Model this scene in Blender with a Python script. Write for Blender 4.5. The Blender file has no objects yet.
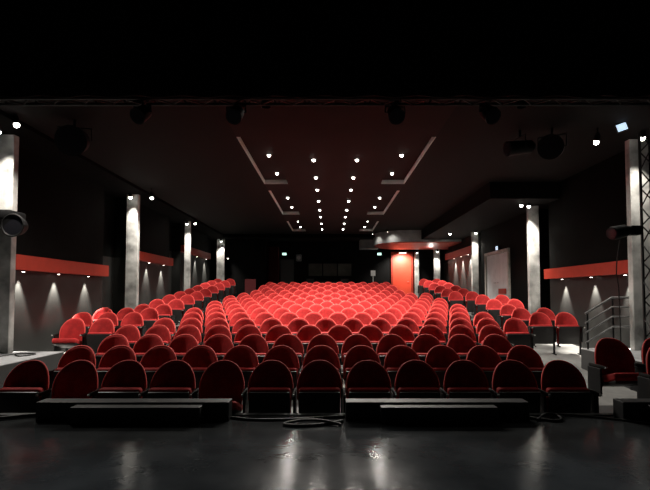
import bpy, bmesh, math, random
from mathutils import Vector, Matrix
random.seed(7)
C = bpy.context.scene.collection
SC = bpy.context.scene
PI = math.pi
CAMZ = 1.6            # eye height above the front of the hall floor
CEIL = 4.4

# ------------------------------------------------------------------ materials
def mat(name, col, rough=0.6, metal=0.0, noise=0.0, nscale=8.0, bump=0.0, bscale=60.0,
        sheen=0.0, spec=0.5, col2=None, detail=4.0, rough2=None):
    m = bpy.data.materials.new(name); m.use_nodes = True
    nt = m.node_tree; b = nt.nodes['Principled BSDF']
    b.inputs['Base Color'].default_value = (*col, 1); b.inputs['Roughness'].default_value = rough
    b.inputs['Metallic'].default_value = metal; b.inputs['Specular IOR Level'].default_value = spec
    tc = nt.nodes.new('ShaderNodeTexCoord')
    if sheen:
        b.inputs['Sheen Weight'].default_value = sheen
        b.inputs['Sheen Roughness'].default_value = 0.45
        b.inputs['Sheen Tint'].default_value = (1, 0.35, 0.35, 1)
    if noise or col2:
        n = nt.nodes.new('ShaderNodeTexNoise'); n.inputs['Scale'].default_value = nscale
        n.inputs['Detail'].default_value = detail
        r = nt.nodes.new('ShaderNodeValToRGB')
        r.color_ramp.elements[0].position = 0.35; r.color_ramp.elements[1].position = 0.65
        c2 = col2 if col2 else tuple(c * (1 - noise) for c in col)
        r.color_ramp.elements[0].color = (*c2, 1); r.color_ramp.elements[1].color = (*col, 1)
        nt.links.new(tc.outputs['Object'], n.inputs['Vector'])
        nt.links.new(n.outputs['Fac'], r.inputs['Fac'])
        nt.links.new(r.outputs['Color'], b.inputs['Base Color'])
        if rough2 is not None:
            mr = nt.nodes.new('ShaderNodeMapRange')
            mr.inputs['From Min'].default_value = 0.3; mr.inputs['From Max'].default_value = 0.7
            mr.inputs['To Min'].default_value = rough2; mr.inputs['To Max'].default_value = rough
            nt.links.new(n.outputs['Fac'], mr.inputs['Value'])
            nt.links.new(mr.outputs['Result'], b.inputs['Roughness'])
    if bump:
        n2 = nt.nodes.new('ShaderNodeTexNoise'); n2.inputs['Scale'].default_value = bscale
        n2.inputs['Detail'].default_value = 3
        bp = nt.nodes.new('ShaderNodeBump'); bp.inputs['Strength'].default_value = bump
        bp.inputs['Distance'].default_value = 0.01
        nt.links.new(tc.outputs['Object'], n2.inputs['Vector'])
        nt.links.new(n2.outputs['Fac'], bp.inputs['Height'])
        nt.links.new(bp.outputs['Normal'], b.inputs['Normal'])
    return m

def emit(name, col, strength):
    m = bpy.data.materials.new(name); m.use_nodes = True
    nt = m.node_tree; b = nt.nodes['Principled BSDF']
    b.inputs['Base Color'].default_value = (0.8, 0.8, 0.8, 1)
    b.inputs['Emission Color'].default_value = (*col, 1)
    b.inputs['Emission Strength'].default_value = strength
    m.cycles.emission_sampling = 'NONE'
    return m

M = {}
M['velvet'] = mat('red_velvet', (0.56, 0.033, 0.033), 0.75, noise=0.25, nscale=14, bump=0.15, bscale=220, sheen=0.12, spec=0.2)
M['piping'] = mat('bright_red_piping', (0.85, 0.085, 0.07), 0.7, sheen=0.9, spec=0.2)
M['pan'] = mat('black_seat_shell', (0.022, 0.02, 0.02), 0.45, noise=0.3, nscale=10)
M['frame'] = mat('black_painted_steel', (0.007, 0.007, 0.0075), 0.6, spec=0.25)
M['arm'] = mat('dark_armrest', (0.010, 0.008, 0.007), 0.85, spec=0.2)
M['cap'] = mat('grey_cap', (0.45, 0.44, 0.42), 0.4, metal=0.2)
M['stage'] = mat('black_stage_floor', (0.052, 0.056, 0.058), 0.17, col2=(0.033, 0.036, 0.038), nscale=2.6, detail=12, bump=0.10, bscale=24, rough2=0.11, spec=0.10)
M['edging'] = mat('worn_metal_edging', (0.13, 0.135, 0.14), 0.45, metal=0.4, noise=0.5, nscale=20)
M['hall_floor'] = mat('grey_hall_floor', (0.26, 0.26, 0.25), 0.6, noise=0.25, nscale=5, detail=8)
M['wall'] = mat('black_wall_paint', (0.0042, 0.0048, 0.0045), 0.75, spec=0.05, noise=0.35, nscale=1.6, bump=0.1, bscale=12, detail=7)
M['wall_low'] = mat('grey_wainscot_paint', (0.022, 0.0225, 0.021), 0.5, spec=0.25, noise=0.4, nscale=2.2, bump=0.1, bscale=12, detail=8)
M['black'] = mat('flat_black_paint', (0.004, 0.004, 0.004), 0.9, spec=0.04)
M['ceiling'] = mat('dark_brown_ceiling', (0.0062, 0.0056, 0.0052), 0.8, spec=0.12, noise=0.2, nscale=1.2)
M['raft'] = mat('seat_glow_tinted_ceiling', (0.0165, 0.0105, 0.010), 0.8, spec=0.12, noise=0.2, nscale=1.2)  # red glow cast up by the seats is mixed into this colour
M['bulk'] = mat('charcoal_bulkhead', (0.008, 0.008, 0.008), 0.8, spec=0.06)
M['nose'] = mat('pale_grey_fascia', (0.36, 0.37, 0.37), 0.6, noise=0.3, nscale=3)
M['redpaint'] = mat('red_paint', (0.38, 0.030, 0.013), 0.5, noise=0.12, nscale=6)
M['reddoor'] = mat('orange_red_door_paint', (0.75, 0.07, 0.03), 0.5)
M['concrete'] = mat('worn_white_column_paint', (0.62, 0.62, 0.59), 0.7, col2=(0.20, 0.20, 0.19), nscale=2.6, detail=9, bump=0.3, bscale=25)
M['whitedoor'] = mat('white_door_paint', (0.66, 0.66, 0.67), 0.5, noise=0.2, nscale=3)
M['jamb'] = mat('cream_door_frame', (0.50, 0.47, 0.42), 0.55, noise=0.3, nscale=9)
M['darkdoor'] = mat('dark_teal_door', (0.045, 0.055, 0.055), 0.5)
M['maroon'] = mat('maroon_cloth', (0.09, 0.008, 0.010), 0.9)
M['drape'] = mat('black_drape', (0.008, 0.008, 0.008), 0.95, bump=0.3, bscale=20)
M['step'] = mat('black_step_paint', (0.035, 0.036, 0.038), 0.5, noise=0.4, nscale=6)
M['truss'] = mat('black_truss', (0.010, 0.010, 0.010), 0.5)
M['fixture'] = mat('black_fixture', (0.006, 0.006, 0.0065), 0.6, spec=0.3)
M['steel'] = mat('brushed_steel_rail', (0.20, 0.20, 0.20), 0.45, metal=0.5)
M['cable'] = mat('black_rubber', (0.012, 0.012, 0.012), 0.5)
M['platform'] = mat('grey_platform_top', (0.60, 0.61, 0.63), 0.6, noise=0.25, nscale=6)
M['platside'] = mat('dark_platform_side', (0.03, 0.03, 0.03), 0.6)
M['lens'] = mat('lens_glass', (0.02, 0.02, 0.025), 0.08)
M['white'] = mat('white_card', (0.75, 0.75, 0.73), 0.6)
M['pane'] = mat('booth_glass', (0.10, 0.10, 0.085), 0.12, noise=0.3, nscale=2)
M['lamp'] = emit('lamp_glow', (1.0, 0.96, 0.88), 12)
M['lampdim'] = emit('lamp_glow_soft', (1.0, 0.93, 0.82), 4)
M['exit'] = emit('green_white_sign', (0.62, 1.0, 0.85), 1.3)
M['exitblue'] = emit('cool_white_sign', (0.62, 0.82, 1.0), 1.1)
M['screen'] = emit('dim_screen', (0.8, 0.85, 1.0), 0.25)

# ------------------------------------------------------------------ mesh helpers
def BM(): return bmesh.new()

def box(bm, x0, x1, y0, y1, z0, z1, bev=0.0, mtx=None, seg=2):
    vs = [bm.verts.new((x, y, z)) for x in (x0, x1) for y in (y0, y1) for z in (z0, z1)]
    F = [(0, 1, 3, 2), (4, 6, 7, 5), (0, 4, 5, 1), (2, 3, 7, 6), (0, 2, 6, 4), (1, 5, 7, 3)]
    fs = [bm.faces.new([vs[i] for i in f]) for f in F]
    out = vs
    if bev:
        es = list({e for f in fs for e in f.edges})
        r = bmesh.ops.bevel(bm, geom=es, offset=bev, segments=seg, profile=0.5, affect='EDGES')
        out = list({v for f in r['faces'] for v in f.verts} | {v for v in vs if v.is_valid})
    if mtx is not None:
        bmesh.ops.transform(bm, matrix=mtx, verts=[v for v in out if v.is_valid])
    return out

def tube(bm, pts, r, seg=8, cap=True):
    pts = [Vector(p) for p in pts]; rings = []
    n = len(pts); up = Vector((0, 0, 1))
    prev = None
    for i, p in enumerate(pts):
        t = (pts[min(i + 1, n - 1)] - pts[max(i - 1, 0)]).normalized()
        if prev is None:
            a = t.cross(up)
            if a.length < 1e-3: a = t.cross(Vector((1, 0, 0)))
            a.normalize()
        else:
            a = prev - t * prev.dot(t)
            a.normalize()
        prev = a
        b = t.cross(a)
        rr = r[i] if isinstance(r, (list, tuple)) else r
        rings.append([bm.verts.new(p + (a * math.cos(2 * PI * k / seg) + b * math.sin(2 * PI * k / seg)) * rr) for k in range(seg)])
    for i in range(n - 1):
        for k in range(seg):
            bm.faces.new((rings[i][k], rings[i][(k + 1) % seg], rings[i + 1][(k + 1) % seg], rings[i + 1][k]))
    if cap:
        bm.faces.new(rings[0][::-1]); bm.faces.new(rings[-1])

def prism(bm, poly, z0, z1):
    a = [bm.verts.new((x, y, z0)) for x, y in poly]; b = [bm.verts.new((x, y, z1)) for x, y in poly]
    n = len(poly)
    bm.faces.new(a[::-1]); bm.faces.new(b)
    for i in range(n):
        bm.faces.new((a[i], a[(i + 1) % n], b[(i + 1) % n], b[i]))

def obj(name, bm, m, parent=None, smooth=None, loc=None):
    bmesh.ops.recalc_face_normals(bm, faces=bm.faces)
    me = bpy.data.meshes.new(name); bm.to_mesh(me); bm.free()
    for mm in (m if isinstance(m, (list, tuple)) else [m]): me.materials.append(mm)
    if smooth is not None:
        me.polygons.foreach_set('use_smooth', [True] * len(me.polygons))
        me.set_sharp_from_angle(angle=math.radians(smooth))
    o = bpy.data.objects.new(name, me); C.objects.link(o)
    if parent is not None: o.parent = parent
    if loc is not None: o.location = loc
    return o

def tag(o, label, cat, group=None):
    o['label'] = label; o['category'] = cat
    if group: o['group'] = group
    return o

def thing(name, label, cat, loc=(0, 0, 0), rz=0.0, group=None, rot=None):
    o = bpy.data.objects.new(name, None); C.objects.link(o)
    o.location = loc; o.rotation_euler = rot if rot else (0, 0, rz); o.empty_display_size = 0.1
    return tag(o, label, cat, group)

def struct(name, bm, m, parent=None, smooth=None):
    o = obj(name, bm, m, parent, smooth)
    if parent is None: o['kind'] = 'structure'
    return o

def children(o): return [c for c in bpy.data.objects if c.parent == o]

def dup(root, kids, loc, rz, label, group):
    r = root.copy(); C.objects.link(r); r.location = loc; r.rotation_euler = (0, 0, rz)
    r['label'] = label; r['group'] = group
    for ch in kids:
        c = ch.copy(); C.objects.link(c); c.parent = r
    return r

def spot(name, loc, target, power, size=70, blend=0.6, radius=0.04, col=(1.0, 0.93, 0.84), parent=None):
    l = bpy.data.lights.new(name, 'SPOT'); l.energy = power; l.spot_size = math.radians(size)
    l.spot_blend = blend; l.shadow_soft_size = radius; l.color = col
    o = bpy.data.objects.new(name, l); C.objects.link(o)
    d = Vector(target) - Vector(loc)
    o.rotation_euler = d.to_track_quat('-Z', 'Y').to_euler(); o.location = loc
    return o

ORD = ['zeroth', 'first', 'second', 'third', 'fourth', 'fifth', 'sixth', 'seventh', 'eighth', 'ninth', 'tenth', 'eleventh',
       'twelfth', 'thirteenth', 'fourteenth', 'fifteenth', 'sixteenth', 'seventeenth']

# ------------------------------------------------------------------ rake of the hall
D = [5.17 + 1.02 * i for i in range(17)]
TOP = [-.732, -.68, -.62, -.545, -.475, -.40, -.335, -.268, -.20, -.13, -.055, .03, .135, .245, .35, .45, .53]
FZ = [CAMZ + t - 0.87 for t in TOP]
OFF = [0, 0, 0, 0, 0, 0, 0, 0.0, .05, .10, .13, .15, .17, .18, .19, .19, .19]
def interp(xs, ys, x):
    if x <= xs[0]: return ys[0]
    if x >= xs[-1]: return ys[-1]
    for i in range(len(xs) - 1):
        if x <= xs[i + 1]:
            t = (x - xs[i]) / (xs[i + 1] - xs[i]); return ys[i] + t * (ys[i + 1] - ys[i])
def fl(d): return interp(D, FZ, d)
def wfl(d): return interp(D, FZ, d) + interp(D, OFF, d)

# ------------------------------------------------------------------ setting
bm = BM()
ys = [4.6] + D + [26.2]
def strip(x0, x1, f):
    v = [[bm.verts.new((x, y, f(y))) for x in (x0, x1)] for y in ys]
    w = [[bm.verts.new((x, y, -0.3)) for x in (x0, x1)] for y in ys]
    for i in range(len(ys) - 1):
        bm.faces.new((v[i][0], v[i][1], v[i + 1][1], v[i + 1][0]))
        bm.faces.new((v[i][0], v[i + 1][0], w[i + 1][0], w[i][0]))
        bm.faces.new((v[i][1], w[i][1], w[i + 1][1], v[i + 1][1]))
strip(-6.4, -3.72, wfl); strip(-3.72, 3.72, fl); strip(3.72, 6.4, wfl)
struct('floor', bm, M['hall_floor'])

bm = BM(); box(bm, -9, 9, -4, 4.86, 0.0, 0.4)
struct('floor_stage', bm, M['stage'])
bm = BM(); box(bm, -9, 9, 4.80, 4.875, 0.4, 0.408, 0.002)
struct('trim_1', bm, M['edging'])

# ceiling with six recessed light troughs
TX = [(-1.67, -1.07), (1.29, 1.89)]
TY = [(8.45, 12.1), (12.9, 16.8), (18.4, 21.3)]
bm = BM()
xs = [-6.4, -1.67, -1.07, 1.29, 1.89, 6.4]; yy = [5.6, 8.45, 12.1, 12.9, 16.8, 18.4, 21.3, 26.2]
for i in range(5):
    for j in range(7):
        hole = i in (1, 3) and j in (1, 3, 5)
        n0 = len(bm.faces)
        if not hole: box(bm, xs[i], xs[i + 1], yy[j], yy[j + 1], CEIL, CEIL + 0.3)
        else: box(bm, xs[i], xs[i + 1], yy[j], yy[j + 1], CEIL + 0.10, CEIL + 0.3)
        if 0 < i < 4:
            bm.faces.ensure_lookup_table()
            for f in bm.faces[n0:]: f.material_index = 1
struct('ceiling', bm, [M['ceiling'], M['raft']])
# pale edge strips lining the troughs (side and far end)
k = 2
for i, (x0, x1) in enumerate(TX):
    for (y0, y1) in TY:
        bm = BM()
        xe = x0 if i == 0 else x1
        s = 1 if i == 0 else -1
        box(bm, min(xe, xe + s * 0.012), max(xe, xe + s * 0.012), y0 + 0.002, y1 - 0.002, CEIL - 0.004, CEIL + 0.098)
        box(bm, x0 + 0.013, x1 - 0.002, y1 - 0.012, y1 - 0.002, CEIL - 0.004, CEIL + 0.098)
        struct('trim_%d' % k, bm, M['white']); k += 1

# side walls: outer wall plus projecting panels with a slightly canted end
def side_wall(name, s, bays):
    bm = BM()
    def part(zlo, zhi, y0, yb, y1, mi):
        n0 = len(bm.faces)
        prism(bm, [(s * 6.08, y0), (s * 5.75, y0), (s * 5.75, yb), (s * 5.72, y1), (s * 6.08, y1)], zlo, zhi)
        bm.faces.ensure_lookup_table()
        for f in bm.faces[n0:]: f.material_index = mi
    ends = [4.6] + [b[2] + 0.5 for b in bays[:-1]] + [26.2]
    for k, (y0, yb, y1, zc) in enumerate(bays):
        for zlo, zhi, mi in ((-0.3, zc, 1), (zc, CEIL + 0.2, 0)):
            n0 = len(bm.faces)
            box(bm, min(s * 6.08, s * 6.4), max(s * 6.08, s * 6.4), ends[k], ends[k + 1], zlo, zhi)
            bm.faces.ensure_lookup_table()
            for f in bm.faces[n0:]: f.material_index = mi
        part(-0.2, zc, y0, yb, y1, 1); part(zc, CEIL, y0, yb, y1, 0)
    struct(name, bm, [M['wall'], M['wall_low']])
side_wall('wall_left', -1, [(8.45, 11.3, 12.06, CAMZ + .46), (13.45, 16.6, 17.0, CAMZ + 1.02), (18.4, 21.9, 22.36, CAMZ + 1.64)])
side_wall('wall_right', 1, [(8.95, 11.8, 12.47, CAMZ + .41), (13.3, 17.7, 18.1, 0.5), (18.75, 22.6, 23.12, CAMZ + 1.66)])
bm = BM()
box(bm, -6.4, 6.4, 25.6, 25.9, 0.5, CEIL + 0.2)
box(bm, -6.4, -3.3, 24.4, 25.6, 0.5, CEIL)                    # shallow return at the back left
struct('wall_back', bm, M['bulk'])
bm = BM()
box(bm, -6.1, -5.0, 5.8, 25.5, CEIL - 0.07, CEIL - 0.002)
struct('trim_8', bm, M['black'])
bm = BM(); box(bm, -5.0, 4.0, 22.3, 22.7, CEIL - 0.16, CEIL - 0.002)
struct('trim_9', bm, M['black'])
bm = BM(); box(bm, 4.0, 6.1, 11.9, 20.9, CEIL - 0.42, CEIL - 0.002)
struct('trim_10', bm, M['bulk'])
# curved bulkhead at the back right with red underside
def nose_poly(grow=0.0):
    P = [(6.1, 20.9 - grow), (4.0, 20.9 - grow)]
    cx, cy, rx, ry = 3.5, 22.6, 1.45 + grow, 1.7 + grow
    for a in range(0, 11):
        t = PI / 2 + PI * a / 10
        P.append((cx + rx * math.cos(t), cy - ry * math.sin(t)))
    P += [(6.1, 24.3 + grow)]
    return P
bm = BM(); prism(bm, nose_poly(), CAMZ + 2.29, CEIL - 0.002)
struct('trim_11', bm, M['nose'], smooth=40)
bm = BM(); prism(bm, [(x * 0.995 + 0.015, y) for x, y in nose_poly(-0.03)], CAMZ + 2.25, CAMZ + 2.29)
struct('trim_12', bm, M['redpaint'])
bm = BM(); box(bm, 1.55, 2.5, 24.6, 25.55, CAMZ + 2.35, CAMZ + 2.8)
struct('trim_13', bm, M['nose'])

# side platforms beside the stage
for n, s, y1 in ((1, -1, 8.42), (2, 1, 8.93)):
    x0, x1 = sorted((s * 4.64, s * 6.08))
    bm = BM(); box(bm, x0, x1, 4.9, y1, -0.1, 0.585)
    st = struct('floor_side_%s' % ('left' if s < 0 else 'right'), bm, M['platside'])
    bm = BM(); box(bm, x0, x1, 4.9, y1, 0.586, 0.60, 0.003)
    struct('platform_top', bm, M['platform'], st)
# ------------------------------------------------------------------ doors, window
def door(name, loc, rz, w, h, leaf_mat, frame_mat, leaves=1, bar=False):
    bm = BM(); fw = 0.10
    box(bm, -w / 2 - fw, -w / 2, -0.05, 0.06, 0, h + fw, 0.006)
    box(bm, w / 2, w / 2 + fw, -0.05, 0.06, 0, h + fw, 0.006)
    box(bm, -w / 2, w / 2, -0.05, 0.06, h, h + fw, 0.006)
    d = struct(name, bm, frame_mat); d.location = loc; d.rotation_euler = (0, 0, rz)
    lw = w / leaves
    for i in range(leaves):
        bm = BM(); x0 = -w / 2 + i * lw
        box(bm, x0 + 0.004, x0 + lw - 0.004, 0.0, 0.045, 0.01, h - 0.006, 0.004)
        lf = obj('door_leaf', bm, leaf_mat, d)
        bm = BM()
        hx = x0 + lw - 0.12 if i == 0 else x0 + 0.12
        tube(bm, [(hx, 0, 1.0), (hx, -0.05, 1.0), (hx + (-0.1 if i == 0 else 0.1), -0.05, 1.0)], 0.01, 8)
        obj('door_handle', bm, M['steel'], lf, 40)
        if bar and i == 1:
            pass
    return d
# double door in right wall: local -y faces the hall (world -x)
dd = door('door_1', (5.735, 16.45, 0.98), -PI / 2, 2.15, 2.0, M['whitedoor'], M['jamb'], 2)
dd['label'] = 'pale double door with cream frame in right wall'
bm = BM(); box(bm, 0.25, 0.85, -0.06, -0.005, 0.62, 0.80, 0.01)
pb = obj('push_bar', bm, M['redpaint'], dd); pb['label'] = 'red push bar'
door('door_2', (-2.28, 25.57, fl(25)), 0, 0.72, 2.2, M['darkdoor'], M['bulk'])
door('door_3', (3.84, 25.57, fl(25)), 0, 0.98, 2.5, M['reddoor'], M['redpaint'])
bm = BM(); box(bm, -1.2, 1.2, 25.50, 25.6, CAMZ + 0.90, CAMZ + 0.96); box(bm, -1.2, 1.2, 25.50, 25.6, CAMZ + 1.62, CAMZ + 1.68)
for x in (-1.2, -0.42, 0.36, 1.14): box(bm, x, x + 0.06, 25.50, 25.6, CAMZ + 0.96, CAMZ + 1.62)
w = struct('window_1', bm, M['bulk'])
for x in (-1.14, -0.36, 0.42):
    bm = BM(); box(bm, x, x + 0.72, 25.55, 25.57, CAMZ + 0.96, CAMZ + 1.62); obj('pane', bm, M['pane'], w)

# ------------------------------------------------------------------ columns
def column(s, x0, x1, y, dep, z0, z1, label):
    a, b = sorted((s * x0, s * x1))
    bm = BM(); box(bm, a, b, y, y + dep, z0 - 0.02, z1, 0.012)
    o = obj('column', bm, M['concrete'])
    return tag(o, label, 'column', 'worn white square columns')
column(-1, 5.40, 5.74, 8.1, 0.14, 0.62, CEIL - 0.07, 'worn white square column nearest the stage on the left, beside a round spotlight')
column(-1, 5.25, 5.57, 13.05, 0.14, wfl(13), CEIL - 0.07, 'worn white square column between the first and second red pelmets on left')
column(-1, 5.24, 5.45, 17.9, 0.14, wfl(18), CEIL - 0.07, 'slim white column on left between the second and third red pelmets')
column(-1, 5.22, 5.60, 23.65, 0.14, wfl(23.6), CEIL - 0.07, 'farthest white column on left, at the back corner')
column(1, 5.40, 5.745, 8.55, 0.14, 0.62, CEIL - 0.004, 'worn white square column behind the lattice truss tower on the right')
column(1, 5.34, 5.62, 12.83, 0.14, wfl(12.8), CEIL - 0.42, 'worn white column on right between first red pelmet and double door')
column(1, 5.42, 5.66, 18.25, 0.14, wfl(18.2), CEIL - 0.42, 'white column on right between double door and rear red pelmet')
column(1, 5.30, 5.62, 24.45, 0.14, wfl(24.4), CEIL - 0.1, 'farthest white column on right, beyond the rear red pelmet')
bm = BM(); box(bm, 4.46, 4.66, 25.1, 25.3, fl(25) - 0.02, CAMZ + 2.24, 0.01)
tag(obj('column', bm, M['concrete']), 'narrow white post beside the bright red door', 'column', 'worn white square columns')

# ------------------------------------------------------------------ red pelmets with wall washers
WASH = 460.0
def pelmet(s, y0, yb, y1, z0, z1, lamps, label, pw=1.0):
    t = thing('light_pelmet', label, 'pelmet', (s * 5.75, (y0 + y1) / 2, z0), 0, 'red pelmets with small downlights')
    o = Vector(t.location)
    bm = BM(); th = 0.16
    poly = [(s * 5.745, y0), (s * (5.75 - th), y0), (s * (5.75 - th), yb), (s * (5.72 - th), y1), (s * 5.715, y1), (s * 5.745, yb)]
    prism(bm, [(x - o.x, y - o.y) for x, y in poly], 0, z1 - z0)
    obj('board', bm, M['redpaint'], t)
    for y in lamps:
        x = s * (5.75 - 0.09)
        if y > yb: x = s * (5.75 - 0.03 * (y - yb) / (y1 - yb) - 0.09)
        bm = BM(); tube(bm, [(x - o.x, y - o.y, 0.0), (x - o.x, y - o.y, -0.03)], 0.035, 12)
        lm = obj('lamp', bm, M['fixture'], t, 40)
        bm = BM(); tube(bm, [(x - o.x, y - o.y, -0.03), (x - o.x, y - o.y, -0.034)], 0.026, 12)
        obj('bulb', bm, M['lamp'], lm)
        l = spot('pelmet_light', (x, y, z0 - 0.06), (x + s * 0.03, y, z0 - 1.0), WASH * pw, 58, 0.7, 0.02)
pelmet(-1, 8.46, 11.3, 12.05, CAMZ + .44, CAMZ + .71, [8.85, 10.0, 11.25], 'long red pelmet board on left wall nearest the stage')
pelmet(-1, 13.46, 16.6, 16.99, CAMZ + 1.0, CAMZ + 1.26, [13.9, 15.0, 16.3], 'red pelmet board on left wall, second from the stage')
pelmet(-1, 18.41, 21.9, 22.35, CAMZ + 1.62, CAMZ + 1.88, [19.2, 20.4, 21.9], 'small red pelmet board on left wall, farthest from the stage')
pelmet(1, 8.96, 11.8, 12.46, CAMZ + .39, CAMZ + .64, [9.2, 10.4, 11.7], 'long red pelmet board on right wall behind the stair rails')
pelmet(1, 18.76, 22.6, 23.11, CAMZ + 1.64, CAMZ + 1.92, [19.6, 20.7, 21.9], 'red pelmet board at the rear of the right wall', 2.2)

# ------------------------------------------------------------------ ceiling downlights
YL = [9.88, 11.4, 12.75, 14.3, 15.85, 17.25, 18.9, 20.55]
DOWN = 225
def downlight(x, y, z, label, power, cone=126):
    t = thing('downlight', label, 'ceiling light', (x, y, z), 0, 'ceiling downlights')
    bm = BM()
    n = 16
    rings = [(0.075, 0.0), (0.075, -0.012), (0.052, -0.012), (0.050, 0.0)]
    vs = [[bm.verts.new((r * math.cos(2 * PI * k / n), r * math.sin(2 * PI * k / n), zz)) for k in range(n)] for r, zz in rings]
    for i in range(3):
        for k2 in range(n): bm.faces.new((vs[i][k2], vs[i][(k2 + 1) % n], vs[i + 1][(k2 + 1) % n], vs[i + 1][k2]))
    obj('trim_ring', bm, M['fixture'], t, 30)
    bm = BM(); bmesh.ops.create_uvsphere(bm, u_segments=16, v_segments=10, radius=0.036); bmesh.ops.translate(bm, verts=bm.verts, vec=(0, 0, -0.016)); obj('bulb', bm, M['lamp'], t, 60)
    spot('downlight_beam', (x, y, z - 0.085), (x, y, 0), power, cone, 1.0, 0.045)
cn = ['left outer', 'left inner', 'right inner', 'right outer']
for j, y in enumerate(YL):
    for i, x in enumerate((-1.27, -0.34, 0.56, 1.49)):
        if i in (0, 3) and j in (2, 5): continue
        z = CEIL + (0.10 if i in (0, 3) else 0)
        downlight(x, y, z, 'small round ceiling downlight, %s line, %s from the stage' % (cn[i], ORD[(j + 1) if i in (1, 2) else (1, 2, 0, 3, 4, 0, 5, 6)[j]]), DOWN * (1.5, 1.1, 1, 1, 1, 1, 0.7, 0.3)[j], 160 if i in (0, 3) or j < 2 else 104)

# ------------------------------------------------------------------ column lamps
def lamp_head(loc, target, label, power, size=60, blend=0.6, mount=None, bulb='lamp'):
    loc = Vector(loc); d = (Vector(target) - loc).normalized()
    t = thing('spotlight', label, 'spotlight', loc, 0, 'small spotlights at the column heads')
    bm = BM(); tube(bm, [-d * 0.13, -d * 0.09, -d * 0.02, (0, 0, 0)], [0.03, 0.045, 0.05, 0.055], 14)
    obj('housing', bm, M['fixture'], t, 40)
    bm = BM(); bmesh.ops.create_uvsphere(bm, u_segments=14, v_segments=8, radius=0.022 if power == 14 else 0.045); bmesh.ops.translate(bm, verts=bm.verts, vec=d * 0.02); obj('bulb', bm, M[bulb], t, 60)
    if mount is not None:
        bm = BM(); tube(bm, [-d * 0.09, Vector((-d.x * 0.09, -d.y * 0.09, mount - loc.z))], 0.012, 8); obj('stem', bm, M['fixture'], t)
    spot('spotlight_beam', loc + d * 0.09, target, power, size, blend, 0.045)
TOPL = CEIL - 0.07
lamp_head((-5.42, 7.72, 4.26), (-5.50, 8.1, 3.5), 'small spotlight washing the nearest left column', 95, 56, 0.8, TOPL)
lamp_head((-4.92, 7.42, 4.27), (-4.5, 7.8, 0.6), 'bright spotlight hung beside the nearest left column', 330, 125, 0.8, TOPL)
lamp_head((-5.38, 12.84, 4.22), (-5.40, 13.05, 3.4), 'small spotlight washing the second left column', 130, 56, 0.8, TOPL)
lamp_head((-4.72, 12.6, 4.16), (-4.4, 13.4, 0.8), 'bright spotlight hung beside the second left column', 280, 115, 0.8, CEIL)
lamp_head((-5.28, 17.6, 4.20), (-5.33, 17.9, 3.4), 'small spotlight washing the slim third left column', 150, 56, 0.8, TOPL)
lamp_head((-4.95, 17.5, 4.20), (-4.4, 18.6, 1.0), 'spotlight hung beside the slim third left column', 280, 115, 0.8, CEIL)
lamp_head((-5.32, 23.35, 4.18), (-5.33, 23.9, 2.6), 'small spotlight washing the farthest left column', 180, 70, 0.8, TOPL)
lamp_head((-4.95, 23.2, 3.35), (-4.95, 23.9, 2.0), 'small lamp low beside the farthest left column', 15, 70, 0.8, TOPL, 'lampdim')
lamp_head((5.38, 8.15, 4.30), (5.55, 8.55, 3.2), 'small spotlight washing the right column behind the truss tower', 150, 54, 0.8, CEIL)
lamp_head((4.50, 8.00, 4.18), (4.0, 8.9, 0.6), 'bright spotlight hung inward of the nearest right column', 60, 125, 0.8, CEIL)
lamp_head((5.22, 12.52, 3.92), (5.42, 12.95, 2.2), 'small spotlight washing the right column before the double door', 240, 70, 0.8, CEIL - 0.42)
lamp_head((5.02, 12.5, 4.0 - 0.06), (4.6, 13.2, 0.8), 'bright spotlight hung beside the right column before the double door', 280, 115, 0.8, CEIL - 0.42)
lamp_head((5.48, 17.95, 3.9), (5.5, 18.4, 2.2), 'small spotlight washing the right column beyond the double door', 180, 70, 0.8, CEIL - 0.42)
lamp_head((5.70 - 0.1, 18.6, 3.7), (5.5, 16.7, 2.2), 'small spotlight turned toward the double door', 260, 80, 0.8, CEIL - 0.42, 'lampdim')
lamp_head((5.40, 24.1, 3.75), (5.42, 24.6, 2.4), 'small spotlight washing the farthest right column', 110, 70, 0.8, CAMZ + 2.25)
lamp_head((4.5, 24.75, 3.75), (4.56, 25.2, 2.6), 'small spotlight washing the narrow white post', 60, 70, 0.8, CAMZ + 2.25)
lamp_head((4.6, 18.3, 3.92), (4.3, 18.9, 1.0), 'added lamp brightening the rear rows of the right wall block', 380, 120, 0.8, CEIL - 0.42)  # extra lamp, added to brighten the rear seats on the right
for x, y, lab in ((1.92, 21.6, 'small lamp washing the tip of the curved grey fascia'), (2.5, 20.85, 'small lamp washing the front of the curved grey fascia')):
    lamp_head((x, y, CEIL - 0.07), (x + 0.25, y + 0.25, CEIL - 0.7), lab, 14, 120, 0.8, CEIL, 'lampdim')
# lamp over the red door
t = thing('door_lamp', 'small white lamp above the bright red door', 'wall lamp', (3.84, 25.3, CAMZ + 2.16))
bm = BM(); box(bm, -0.22, 0.22, -0.06, 0.06, 0, 0.07, 0.01); obj('housing', bm, M['white'], t)
bm = BM(); box(bm, -0.18, 0.18, -0.045, 0.045, -0.008, -0.001); obj('bulb', bm, M['lamp'], t)
spot('door_lamp_beam', (3.84, 24.7, CAMZ + 2.1), (3.84, 25.6, 2.4), 300, 120, 0.6, 0.06)
spot('soffit_bounce', (4.9, 23.2, CAMZ + 2.0), (4.0, 22.6, CAMZ + 2.3), 25, 150, 0.8, 0.06)

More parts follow.
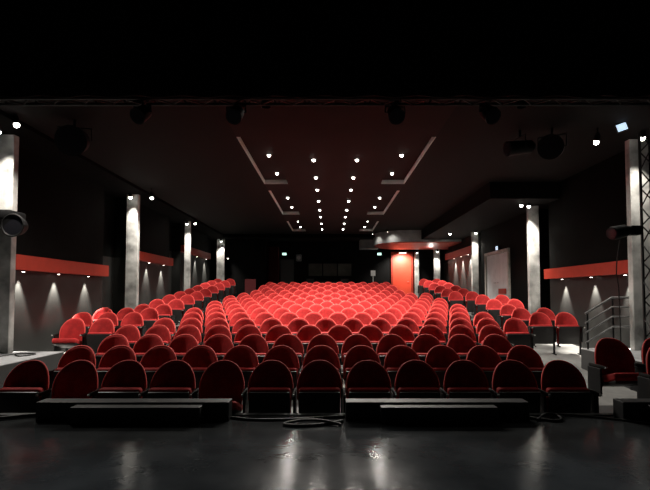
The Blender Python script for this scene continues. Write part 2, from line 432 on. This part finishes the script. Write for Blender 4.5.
# ------------------------------------------------------------------ illuminated signs
def sign(loc, rz, w, h, m, label, tilt=0.0, roll=0.0):
    t = thing('exit_sign', label, 'sign', loc, 0, None, (tilt, roll, rz))
    bm = BM(); box(bm, -w / 2, w / 2, 0, 0.05, -h / 2, h / 2, 0.006); obj('case', bm, M['fixture'], t)
    bm = BM(); box(bm, -w / 2 + 0.012, w / 2 - 0.012, -0.006, -0.001, -h / 2 + 0.012, h / 2 - 0.012); obj('light_panel', bm, m, t)
sign((-2.42, 25.4, CAMZ + 2.12), 0, 0.24, 0.15, M['exit'], 'small lit green exit sign above the dark rear door')
sign((2.62, 25.4, CAMZ + 2.12), 0, 0.24, 0.15, M['exit'], 'small lit green exit sign left of the red door')
sign((5.68, 16.3, CAMZ + 1.56), -PI / 2, 0.22, 0.15, M['exitblue'], 'small lit sign above the pale double door')
sign((4.78, 7.75, CAMZ + 2.73), -0.3, 0.17, 0.14, M['exitblue'], 'bluish lit sign hung high near the truss tower', 0.0, -0.30)

# ------------------------------------------------------------------ seats
def outline(n=28):
    P = []
    zc, wx, hz, zb, wb = 0.60, 0.228, 0.27, 0.36, 0.205
    for i in range(n + 1):
        a = PI * i / n
        c, s = math.cos(a), math.sin(a)
        P.append((wx * math.copysign(abs(c) ** 0.9, c), zc + hz * (abs(s) ** 0.95)))
    m = 4
    for i in range(1, m + 1):
        t = i / m; P.append((-wx + (wx - wb) * t * t, zc + (zb - zc) * t))
    for i in range(1, 7):
        t = i / 7; P.append((-wb + 2 * wb * t, zb))
    for i in range(m):
        t = 1 - i / m; P.append((wx - (wx - wb) * t * t, zc + (zb - zc) * t))
    return P
def backrest_bm(rear=False):
    bm = BM(); P = outline(); n = len(P); cz = 0.60
    def pos(px, pz, s, off):
        x = px * s; z = cz + (pz - cz) * s
        y = 0.03 - 0.085 * (x / 0.237) ** 2 + (z - 0.40) * 0.2 + off
        return (x, y, z)
    prof = [(0.0, -0.028), (0.35, -0.028), (0.62, -0.030), (0.82, -0.034), (0.91, -0.037), (0.965, -0.033), (0.992, -0.018), (1.0, 0.0),
            (0.992, 0.016), (0.96, 0.026), (0.85, 0.03), (0.5, 0.032), (0.0, 0.034)]
    prof = prof[7:] if rear else prof[:8]
    rings = []
    for s, off in prof:
        if s == 0.0: rings.append([bm.verts.new(pos(0, cz, 0, off))])
        else: rings.append([bm.verts.new(pos(px, pz, s, off)) for px, pz in P])
    for a, b in zip(rings[:-1], rings[1:]):
        for i in range(n):
            j = (i + 1) % n
            if len(a) == 1: bm.faces.new((a[0], b[j], b[i]))
            elif len(b) == 1: bm.faces.new((a[i], a[j], b[0]))
            else: bm.faces.new((a[i], a[j], b[j], b[i]))
    return bm
def piping_bm():
    bm = BM(); P = outline()[:31]; pts = []
    for px, pz in P:
        x = px * 1.0; z = 0.60 + (pz - 0.60) * 1.0
        pts.append((x, 0.03 - 0.085 * (x / 0.237) ** 2 + (z - 0.40) * 0.2 - 0.014, z))
    tube(bm, pts, 0.0145, 7); return bm
HY, HZ = -0.13, 0.37
def seat_mtx(tip): return Matrix.Translation((0, HY, HZ)) @ Matrix.Rotation(-tip, 4, 'X')
def cushion_bm(tip):
    bm = BM(); box(bm, -0.220, 0.220, -0.245, 0.155, 0.012, 0.105, 0.03, seat_mtx(tip), 3); return bm
def pan_bm(tip):
    bm = BM(); box(bm, -0.212, 0.212, -0.222, 0.15, -0.014, 0.026, 0.01, seat_mtx(tip), 2); return bm
def side_bm(x):
    bm = BM()
    box(bm, x - 0.012, x + 0.012, -0.16, 0.09, 0.26, 0.555, 0.006)
    box(bm, x - 0.013, x + 0.013, -0.085, -0.03, -0.03, 0.27, 0.004)
    box(bm, x - 0.013, x + 0.013, -0.15, 0.06, -0.03, 0.012, 0.003)
    return bm
def arm_bm(x):
    bm = BM(); box(bm, x - 0.013, x + 0.013, -0.25, 0.07, 0.556, 0.595, 0.012); return bm
def cap_bm(x):
    bm = BM(); box(bm, x - 0.011, x + 0.011, -0.263, -0.242, 0.565, 0.586, 0.003); return bm
def make_seat(tip):
    t = thing('theatre_seat', 'red seat', 'seat')
    obj('backrest', backrest_bm(), M['velvet'], t, 50)
    obj('back_shell', backrest_bm(True), M['pan'], t, 50)
    obj('piping', piping_bm(), M['piping'], t, 60)
    obj('seat_cushion', cushion_bm(tip), M['velvet'], t, 40)
    obj('seat_pan', pan_bm(tip), M['pan'], t, 40)
    obj('side_frame', side_bm(0.26), M['frame'], t)
    obj('armrest', arm_bm(0.26), M['arm'], t, 40)
    obj('armrest_cap', cap_bm(0.26), M['cap'], t)
    return t
up = make_seat(math.radians(-82)) if False else make_seat(math.radians(82))
upk = children(up)
down = make_seat(math.radians(16)); downk = children(down)
endk = [obj('side_frame', side_bm(-0.26), M['frame']), obj('armrest', arm_bm(-0.26), M['arm'], None, 40), obj('armrest_cap', cap_bm(-0.26), M['cap'])]
used = {'up': False, 'down': False, 'end': False}
def place(x, y, z, rz, label, group, kind='up', end=False):
    root, kids = (up, upk) if kind == 'up' else (down, downk)
    if not used[kind]:
        used[kind] = True; root.location = (x, y, z); root.rotation_euler = (0, 0, rz); root['label'] = label; root['group'] = group
        r = root
    else: r = dup(root, kids, (x, y, z), rz, label, group)
    if end:
        for e in endk:
            if not used['end']: e.parent = r
            else:
                c = e.copy(); C.objects.link(c); c.parent = r
        used['end'] = True
    return r
def spread(n): return random.uniform(-n, n)
for i in range(17):
    if i < 3: x0, ks = -0.11, range(-6, 6)
    elif i == 3: x0, ks = 0.17, range(-7, 6)
    elif i == 4: x0, ks = -0.08, range(-6, 8)
    elif i < 12: x0, ks = (-0.08 if i % 2 == 0 else 0.17), range(-6, 7)
    else: x0, ks = (-0.08, range(-5, 6)) if i % 2 == 0 else (0.17, range(-5, 5))
    n = len(ks)
    for j, k in enumerate(ks):
        x = x0 + 0.52 * k
        kind = 'down' if (i == 0 and j in (1, 4)) else 'up'
        pos = ('%s from the left end' % ORD[j + 1]) if j < n / 2 else ('%s from the right end' % ORD[n - j])
        if j == 0: pos = 'at the left end'
        if j == n - 1: pos = 'at the right end'
        st = 'red seat with lowered cushion,' if kind == 'down' else 'tipped-up red seat,'
        rw = 'front row' if i == 0 else ('back row' if i == 16 else '%s row' % ORD[i + 1])
        place(x, D[i] + spread(0.008), FZ[i], math.radians(spread(0.2)), '%s central block, %s from the stage, %s' % (st, rw, pos) if i not in (0, 16)
              else '%s central block, %s, %s' % (st, rw, pos), 'seats in the central block', kind, j == 0)
LW = {4: (-4.37, -4.91), 5: (-4.22, -4.75, -5.28), 6: (-4.26, -4.78, -5.30)}
for i in range(4, 16):
    xs_ = LW.get(i, (-4.27, -4.79))
    for j, x in enumerate(sorted(xs_)):
        n = len(xs_)
        kind = 'down' if (i == 4 and j == 0) else 'up'
        pos = {2: ('nearer the wall', 'nearer the aisle'), 3: ('nearest the wall', 'in the middle', 'nearest the aisle')}[n][j]
        place(x, D[i] - 0.04 + 0.03 * j, wfl(D[i]), math.radians(2.5 + spread(0.4)),
              '%s left wall block, %s row of that block, %s' % ('red seat with lowered cushion,' if kind == 'down' else 'tipped-up red seat,', ORD[i - 3], pos),
              'seats in the left wall block', kind, j == 0)
RW = {5: (4.48, 5.01), 6: (4.49, 5.03), 7: (4.58,), 8: (4.56, 5.12), 9: (4.57, 5.13)}
for i in range(5, 16):
    xs_ = RW.get(i, (4.02, 4.55))
    for j, x in enumerate(xs_):
        n = len(xs_)
        pos = {1: ('alone in its row',), 2: ('nearer the aisle', 'nearer the wall')}[n][j]
        place(x, D[i] - 0.045 * j, wfl(D[i]), math.radians(-2 + spread(0.4)),
              'tipped-up red seat, right wall block, %s row of that block, %s' % (ORD[i - 4], pos),
              'seats in the right wall block', 'up', j == 0)
# three seats beside the right end of the stage, on a low riser
bm = BM(); box(bm, 2.80, 4.62, 4.90, 6.15, -0.05, 0.19, 0.005)
struct('floor_riser_right', bm, M['platside'])
place(3.36, 5.72, 0.19, math.radians(3), 'large red seat with lowered cushion right of the front row, on a riser', 'seats beside the right end of the stage', 'down', True)
place(3.93, 5.74, 0.19, math.radians(3), 'red seat partly cut by the right picture edge, behind another', 'seats beside the right end of the stage', 'down', True)
place(3.49, 4.99, 0.19, math.radians(3), 'tipped-up red seat at the right picture edge, closest to the camera', 'seats beside the right end of the stage', 'up', True)

# dark red low partition behind the left block
bm = BM(); box(bm, -3.55, -3.1, 20.0, 20.06, fl(20) - 0.03, CAMZ + 0.62, 0.01)
tag(obj('partition', bm, M['maroon']), 'dark red low partition panel behind left wall block', 'partition')
# maroon curtain beside the dark rear door
bm = BM()
front, backv = [], []
for i in range(41):
    x = -3.25 + 0.55 * i / 40; y = 25.3 + 0.04 * math.sin(i * 1.3)
    front.append((x, y)); backv.append((x, y + 0.012))
prism(bm, front + backv[::-1], fl(25) - 0.01, CAMZ + 2.5)
tag(obj('curtain', bm, M['maroon'], None, 50), 'dark maroon curtain hanging left of the dark rear door', 'curtain')

# ------------------------------------------------------------------ back of hall: mixing position, sign post, speakers
bz = fl(24)
t = thing('desk', 'dark desk of the mixing position behind the last row', 'desk', (0, 23.6, bz))
bm = BM(); box(bm, -1.25, 1.25, -0.35, 0.35, 0.72, 0.76, 0.004); obj('desktop', bm, M['step'], t)
bm = BM(); box(bm, -1.2, 1.2, -0.33, -0.31, 0.1, 0.72); obj('modesty_panel', bm, M['step'], t)
for x in (-1.2, 1.15):
    for y in (-0.3, 0.26):
        bm = BM(); box(bm, x, x + 0.05, y, y + 0.05, -0.005, 0.72); obj('leg', bm, M['frame'], t)
t = thing('mixing_console', 'black mixing console on the rear desk', 'mixing console', (-0.15, 23.6, bz + 0.76))
bm = BM(); v = box(bm, -0.55, 0.55, -0.28, 0.28, 0, 0.10, 0.01)
obj('body', bm, M['fixture'], t)
bm = BM(); box(bm, -0.53, 0.53, 0.16, 0.27, 0.101, 0.20, 0.01, Matrix.Rotation(0.0, 4, 'X')); obj('meter_bridge', bm, M['fixture'], t)
bm = BM()
for i in range(16): box(bm, -0.48 + i * 0.062, -0.45 + i * 0.062, -0.2 + 0.02 * (i % 3), -0.17 + 0.02 * (i % 3), 0.101, 0.112)
obj('fader_bank', bm, M['cap'], t)
for x, lab in ((0.72, 'small monitor standing right of the mixing console'), (-0.98, 'small monitor standing left of the mixing console')):
    t = thing('monitor', lab, 'monitor', (x, 23.7, bz + 0.76))
    bm = BM(); box(bm, -0.2, 0.2, -0.02, 0.02, 0.08, 0.34, 0.006); obj('casing', bm, M['fixture'], t)
    bm = BM(); box(bm, -0.185, 0.185, 0.0205, 0.023, 0.095, 0.325); obj('screen', bm, M['screen'], t)
    bm = BM(); box(bm, -0.09, 0.09, -0.07, 0.07, 0, 0.012); box(bm, -0.015, 0.015, -0.01, 0.01, 0.012, 0.09); obj('stand', bm, M['fixture'], t)
bm = BM(); box(bm, 0.98, 1.2, 23.4, 23.7, bz + 0.761, bz + 0.80, 0.004)
tag(obj('paper_stack', bm, M['white']), 'white stack of paper on the right end of the rear desk', 'paper')
t = thing('sign_stand', 'white card sign on a thin white post at the rear', 'sign', (2.06, 22.9, fl(22.9)))
bm = BM(); box(bm, -0.11, 0.11, -0.012, 0.012, CAMZ + 0.86 - fl(22.9), CAMZ + 1.12 - fl(22.9), 0.003); obj('card', bm, M['white'], t)
bm = BM(); tube(bm, [(0, 0.02, 0.01), (0, 0.02, CAMZ + 0.9 - fl(22.9))], 0.018, 10); obj('post', bm, M['white'], t, 40)
bm = BM(); tube(bm, [(0, 0.02, -0.005), (0, 0.02, 0.02)], 0.14, 20); obj('base', bm, M['white'], t, 40)
def wall_speaker(loc, rz, label, m=None):
    t = thing('wall_speaker', label, 'speaker', loc, rz)
    bm = BM(); box(bm, -0.15, 0.15, -0.2, 0.0, -0.18, 0.18, 0.04, None, 3); obj('cabinet', bm, m or M['nose'], t, 40)
    bm = BM(); tube(bm, [(0, -0.201, 0), (0, -0.208, 0)], 0.11, 20); obj('grille', bm, m or M['white'], t, 40)
wall_speaker((-1.66, 25.58, CAMZ + 1.92), 0, 'pale grey speaker on the back wall right of the rear door')
wall_speaker((-3.6, 24.38, CAMZ + 2.32), 0, 'small grey speaker high on the back wall at left', M['wall'])

# ------------------------------------------------------------------ stage things
def step_unit(x0, x1, fx0, fx1, label):
    t = thing('step_unit', label, 'step', ((x0 + x1) / 2, 4.66, 0.4), 0, 'low black step units along the stage edge'); cx = (x0 + x1) / 2
    bm = BM(); box(bm, x0 - cx, x1 - cx, -0.06, 0.11, 0, 0.175, 0.006); obj('back_step', bm, M['step'], t)
    bm = BM(); box(bm, fx0 - cx, fx1 - cx, -0.19, -0.062, 0, 0.155, 0.006); obj('front_step', bm, M['step'], t)
step_unit(-2.79, -0.96, -2.40, -1.2, 'low black step unit at the left of the stage edge')
step_unit(0.15, 1.89, 0.47, 1.55, 'low black step unit right of centre on the stage edge')
step_unit(2.78, 4.2, 3.0, 4.0, 'low black step unit cut by the right picture edge')
def wire(label, pts, r, group=None, m='cable'):
    # smooth the path (Catmull-Rom)
    P = [Vector(p) for p in pts]; out = []
    for i in range(len(P) - 1):
        p0, p1, p2, p3 = P[max(i - 1, 0)], P[i], P[i + 1], P[min(i + 2, len(P) - 1)]
        for q in range(8):
            u = q / 8
            out.append(0.5 * ((2 * p1) + (p2 - p0) * u + (2 * p0 - 5 * p1 + 4 * p2 - p3) * u * u + (3 * p1 - p0 - 3 * p2 + p3) * u ** 3))
    out.append(P[-1])
    bm = BM(); tube(bm, out, r, 7)
    return tag(obj('cable', bm, M[m], None, 60), label, 'cable', group)
zs = 0.4
wire('black cable running along the stage edge between the two black step units', [(-0.95, 4.68, zs + .012), (-0.7, 4.60, zs + .012), (-0.35, 4.62, zs + .012), (0.0, 4.70, zs + .012), (0.14, 4.72, zs + .012)], 0.012, 'cables on the stage edge')
wire('tangled black cable loop left of the right-hand step unit', [(0.12, 4.55, zs + .014), (-0.1, 4.42, zs + .014), (-0.3, 4.39, zs + .014), (-0.42, 4.44, zs + .014), (-0.25, 4.51, zs + .03), (-0.05, 4.47, zs + .034), (0.1, 4.42, zs + .014)], 0.014, 'cables on the stage edge')
wire('black cable loop right of the right-hand step unit', [(1.92, 4.68, zs + .013), (2.1, 4.56, zs + .013), (2.2, 4.62, zs + .013), (2.22, 4.76, zs + .013), (2.1, 4.72, zs + .036), (1.95, 4.58, zs + .013)], 0.013, 'cables on the stage edge')
wire('thin black cable trailing toward the right picture edge on the stage', [(2.24, 4.78, zs + .02), (2.5, 4.74, zs + .011), (2.75, 4.6, zs + .011), (3.1, 4.4, zs + .011), (3.8, 4.38, zs + .011)], 0.01, 'cables on the stage edge')
wire('black cable at the left picture edge beside the left step unit', [(-4.2, 4.62, zs + .02), (-3.6, 4.56, zs + .02), (-3.2, 4.60, zs + .02), (-2.95, 4.72, zs + .02), (-2.82, 4.76, zs + .02)], 0.018, 'cables on the stage edge')
wire('thin black cable lying on the left side platform', [(-5.15, 7.9, 0.61), (-4.95, 7.7, 0.61), (-4.85, 7.95, 0.61), (-5.0, 8.05, 0.61), (-5.1, 7.8, 0.63), (-5.3, 7.2, 0.61), (-5.6, 6.8, 0.61)], 0.010)
wire('thin black cable hanging from the spotlight on the truss tower', [(4.62, 7.62, CAMZ + 0.86), (4.60, 7.7, CAMZ + 0.4), (4.66, 7.75, CAMZ + 0.0), (4.70, 7.8, 0.61)], 0.009)

# stair rails by the right platform
t = thing('handrail', 'grey steel handrail with four sloping bars by the right platform', 'railing', (4.7, 8.75, 0.6))
o = Vector(t.location)
px, py = 5.09, 8.72
for i, zt in enumerate((-0.065, -0.235, -0.41, -0.59)):
    z = CAMZ + zt
    bm = BM(); tube(bm, [Vector((px + 0.42, py, z)) - o, Vector((px + 0.02, py, z)) - o, Vector((px, py - 0.004, z - 0.01)) - o, Vector((px - 0.48, py - 0.02, z - 0.29)) - o], 0.02 if i == 0 else 0.015, 8)
    obj('rail', bm, M['steel'], t, 50)
for x in (px + 0.05, px + 0.40):
    bm = BM(); tube(bm, [Vector((x, py + 0.03, 0.59)) - o, Vector((x, py + 0.03, CAMZ - 0.04)) - o], 0.018, 8); obj('post', bm, M['frame'], t, 50)
bm = BM(); tube(bm, [Vector((px - 0.42, py + 0.02, fl(8.7) - 0.02)) - o, Vector((px - 0.42, py + 0.02, CAMZ - 0.31)) - o], 0.018, 8); obj('post', bm, M['frame'], t, 50)

# truss pieces
def truss(t, axis, L, w):
    # square lattice: chords as parts, lacing as one part
    def P(a, u, v): return (a, u, v) if axis == 'X' else (u, v, a)
    for u in (-w / 2, w / 2):
        for v in (-w / 2, w / 2):
            bm = BM(); tube(bm, [P(0, u, v), P(L, u, v)], 0.022, 8); obj('chord', bm, M['truss'], t, 40)
    bm = BM(); n = max(2, round(L / (w * 1.0)))
    for i in range(n):
        a0, a1 = L * i / n, L * (i + 1) / n
        s = 1 if i % 2 == 0 else -1
        h = w / 2
        tube(bm, [P(a0, -h * s, -h), P(a1, h * s, -h)], 0.011, 6); tube(bm, [P(a0, h * s, h), P(a1, -h * s, h)], 0.011, 6)
        tube(bm, [P(a0, -h, h * s), P(a1, -h, -h * s)], 0.011, 6); tube(bm, [P(a0, h, -h * s), P(a1, h, h * s)], 0.011, 6)
    obj('lacing', bm, M['truss'], t, 40)
for x, lab in ((-2.7, 'leftmost'), (-0.9, 'left of centre'), (0.9, 'right of centre'), (2.7, 'rightmost')):
    t = thing('can_light', 'small black shaded can light on the ceiling behind the truss, ' + lab, 'ceiling light', (x, 6.65, CEIL), 0, 'can lights behind the truss')
    bm = BM(); n = 16
    vs = [[bm.verts.new((r * math.cos(2 * PI * k / n), r * math.sin(2 * PI * k / n), zz)) for k in range(n)] for r, zz in ((0.06, 0.0), (0.075, -0.17), (0.068, -0.17), (0.055, -0.01))]
    for i in range(3):
        for k in range(n): bm.faces.new((vs[i][k], vs[i][(k + 1) % n], vs[i + 1][(k + 1) % n], vs[i + 1][k]))
    obj('shade', bm, M['fixture'], t, 40)
    spot('can_light_beam', (x, 6.65, CEIL - 0.175), (x, 6.2, 0), 7, 130, 0.8, 0.05)
t = thing('truss_tower', 'black lattice truss tower at the right picture edge', 'truss', (5.17, 7.55, 0.60)); truss(t, 'Z', 3.6, 0.29)
t = thing('lighting_truss', 'black horizontal lattice truss across the top of the picture', 'truss', (-5.6, 5.9, 4.10)); truss(t, 'X', 11.2, 0.19)
# black border drape above the stage
bm = BM(); fr = []; bk = []
for i in range(181):
    x = -7 + 14 * i / 180; y = 5.45 + 0.03 * math.sin(i * 0.9); fr.append((x, y)); bk.append((x, y + 0.01))
prism(bm, fr + bk[::-1], CAMZ + 2.28, 6.2)
tag(obj('border_curtain', bm, M['drape'], None, 50), 'black border curtain hanging across the top of the stage', 'curtain')

def stage_light(loc, label, r=0.12, L=0.34, aim=(0, -0.6, -0.8), hang=0.3, group='stage lights hung from the truss', barn=True):
    t = thing('stage_light', label, 'stage light', loc, 0, group)
    d = Vector(aim).normalized()
    bm = BM(); tube(bm, [-d * L / 2, -d * (L / 2 - 0.05), d * (L / 2 - 0.08), d * L / 2], [r * 0.6, r * 0.9, r, r * 1.08], 18); obj('body', bm, M['fixture'], t, 40)
    bm = BM(); tube(bm, [d * (L / 2 + 0.001), d * (L / 2 + 0.008)], r * 0.85, 18); obj('lens', bm, M['lens'], t, 40)
    a = d.cross(Vector((0, 0, 1)))
    if a.length < 0.01: a = Vector((1, 0, 0))
    a.normalize(); q = a * (r + 0.03)
    bm = BM(); tube(bm, [q * 0.8, q, q + Vector((0, 0, hang * 0.6)), -q + Vector((0, 0, hang * 0.6)), -q, -q * 0.8], 0.012, 8); obj('yoke', bm, M['frame'], t, 40)
    bm = BM(); tube(bm, [(0, 0, hang * 0.6), (0, 0, hang)], 0.02, 8); obj('clamp', bm, M['frame'], t, 40)
    return t
zt = 4.12
for (x, lab) in ((-2.6, 'black stage light on truss, leftmost of the four'), (-1.3, 'black stage light on truss, left of the ceiling lights'), (0.9, 'black stage light on truss, above right inner ceiling lights'), (2.2, 'black stage light on truss, rightmost of the four')):
    stage_light((x * 0.9, 5.9, 3.99 - 0.135), lab, 0.095, 0.24, (0.1 * x, -0.7, -0.6), 0.135)
stage_light((-4.1, 7.6, CEIL - 0.34), 'large black round stage light under ceiling at left', 0.22, 0.4, (0.2, -0.9, -0.3), 0.34, 'stage lights under the ceiling')
stage_light((3.75, 8.0, CEIL - 0.33), 'black stage light under ceiling at right, larger of a pair', 0.19, 0.45, (-0.5, -0.8, -0.2), 0.33, 'stage lights under the ceiling')
stage_light((3.25, 8.1, CEIL - 0.30), 'black stage light under ceiling at right, smaller of a pair', 0.12, 0.5, (-0.95, -0.2, -0.15), 0.30, 'stage lights under the ceiling')
# round spotlight on left column, moving spotlight on the right tower
t = thing('stage_light', 'round-faced black spotlight fixed to the nearest left column', 'stage light', (-5.08, 7.75, CAMZ + 1.10))
bm = BM(); tube(bm, [(-0.02, 0.16, 0.02), (-0.01, 0.05, 0.01), (0, -0.10, 0)], [0.10, 0.15, 0.17], 24); obj('body', bm, M['fixture'], t, 40)
bm = BM()
pts = [(0.175 * math.cos(2 * PI * k / 24), -0.105, 0.175 * math.sin(2 * PI * k / 24)) for k in range(24)]; pts.append(pts[0])
tube(bm, pts, 0.016, 8, False); obj('rim', bm, M['truss'], t, 40)
bm = BM(); tube(bm, [(0, -0.102, 0), (0, -0.108, 0)], 0.155, 24); obj('lens', bm, M['lens'], t, 40)
bm = BM(); box(bm, -0.62, -0.06, -0.10, 0.335, 0.08, 0.26, 0.03); obj('ballast_box', bm, M['fixture'], t, 40)
bm = BM(); tube(bm, [(-0.26, 0.1, 0.2), (-0.26, 0.36, 0.2)], 0.025, 8); obj('bracket', bm, M['frame'], t, 40)
t = thing('stage_light', 'long black spotlight clamped to the right truss tower', 'stage light', (4.62, 7.5, CAMZ + 0.97), 0)
bm = BM(); tube(bm, [(-0.24, -0.08, -0.03), (-0.2, -0.06, -0.02), (0.0, 0, 0.02), (0.1, 0.0, 0.03)], [0.10, 0.105, 0.10, 0.06], 18); obj('body', bm, M['fixture'], t, 40)
bm = BM(); tube(bm, [(-0.242, -0.081, -0.03), (-0.25, -0.084, -0.032)], 0.085, 18); obj('lens', bm, M['lens'], t, 40)
bm = BM(); box(bm, 0.08, 0.24, -0.07, 0.07, -0.05, 0.10, 0.02); obj('clamp', bm, M['frame'], t, 40)

# ------------------------------------------------------------------ dim work light over the stage and world
for x, lab in ((-3.4, 'dim work light hung high above the left of the stage'), (0.0, 'dim work light hung high above the middle of the stage'), (3.4, 'dim work light hung high above the right of the stage')):
    t = thing('work_light', lab, 'work light', (x, 1.7, 7.0), 0, 'work lights above the stage')
    bm = BM(); tube(bm, [(0, 0, 0.3), (0, 0, 0.05), (0, 0, 0.0)], [0.12, 0.2, 0.22], 18); obj('shade', bm, M['fixture'], t, 40)
    spot('work_light_beam', (x, 1.7, 6.95), (x, 1.75, 0), 250, 46, 0.3, 0.05, (0.88, 0.95, 1.0))
w = bpy.data.worlds.new('World'); SC.world = w; w.use_nodes = True
w.node_tree.nodes['Background'].inputs['Color'].default_value = (0.6, 0.65, 0.7, 1)
w.node_tree.nodes['Background'].inputs['Strength'].default_value = 0.0025

cam = bpy.data.cameras.new('camera'); co = bpy.data.objects.new('camera', cam); C.objects.link(co)
co.location = (0, 0, CAMZ); PITCH = 2.5
co.rotation_euler = (math.radians(90 + PITCH), 0, 0)
cam.sensor_width = 36; cam.lens = 36 * 480 / 650
cam.shift_x = -5 / 650; cam.shift_y = (49 - 480 * math.tan(math.radians(PITCH))) / 650
cam.clip_start = 0.05
SC.camera = co
vs = SC.view_settings
vs.view_transform = 'Standard'; vs.look = 'None'; vs.exposure = 0.0; vs.gamma = 1.0
try: vs.use_curve_mapping = False
except Exception: pass
SC.cycles.diffuse_bounces = 1
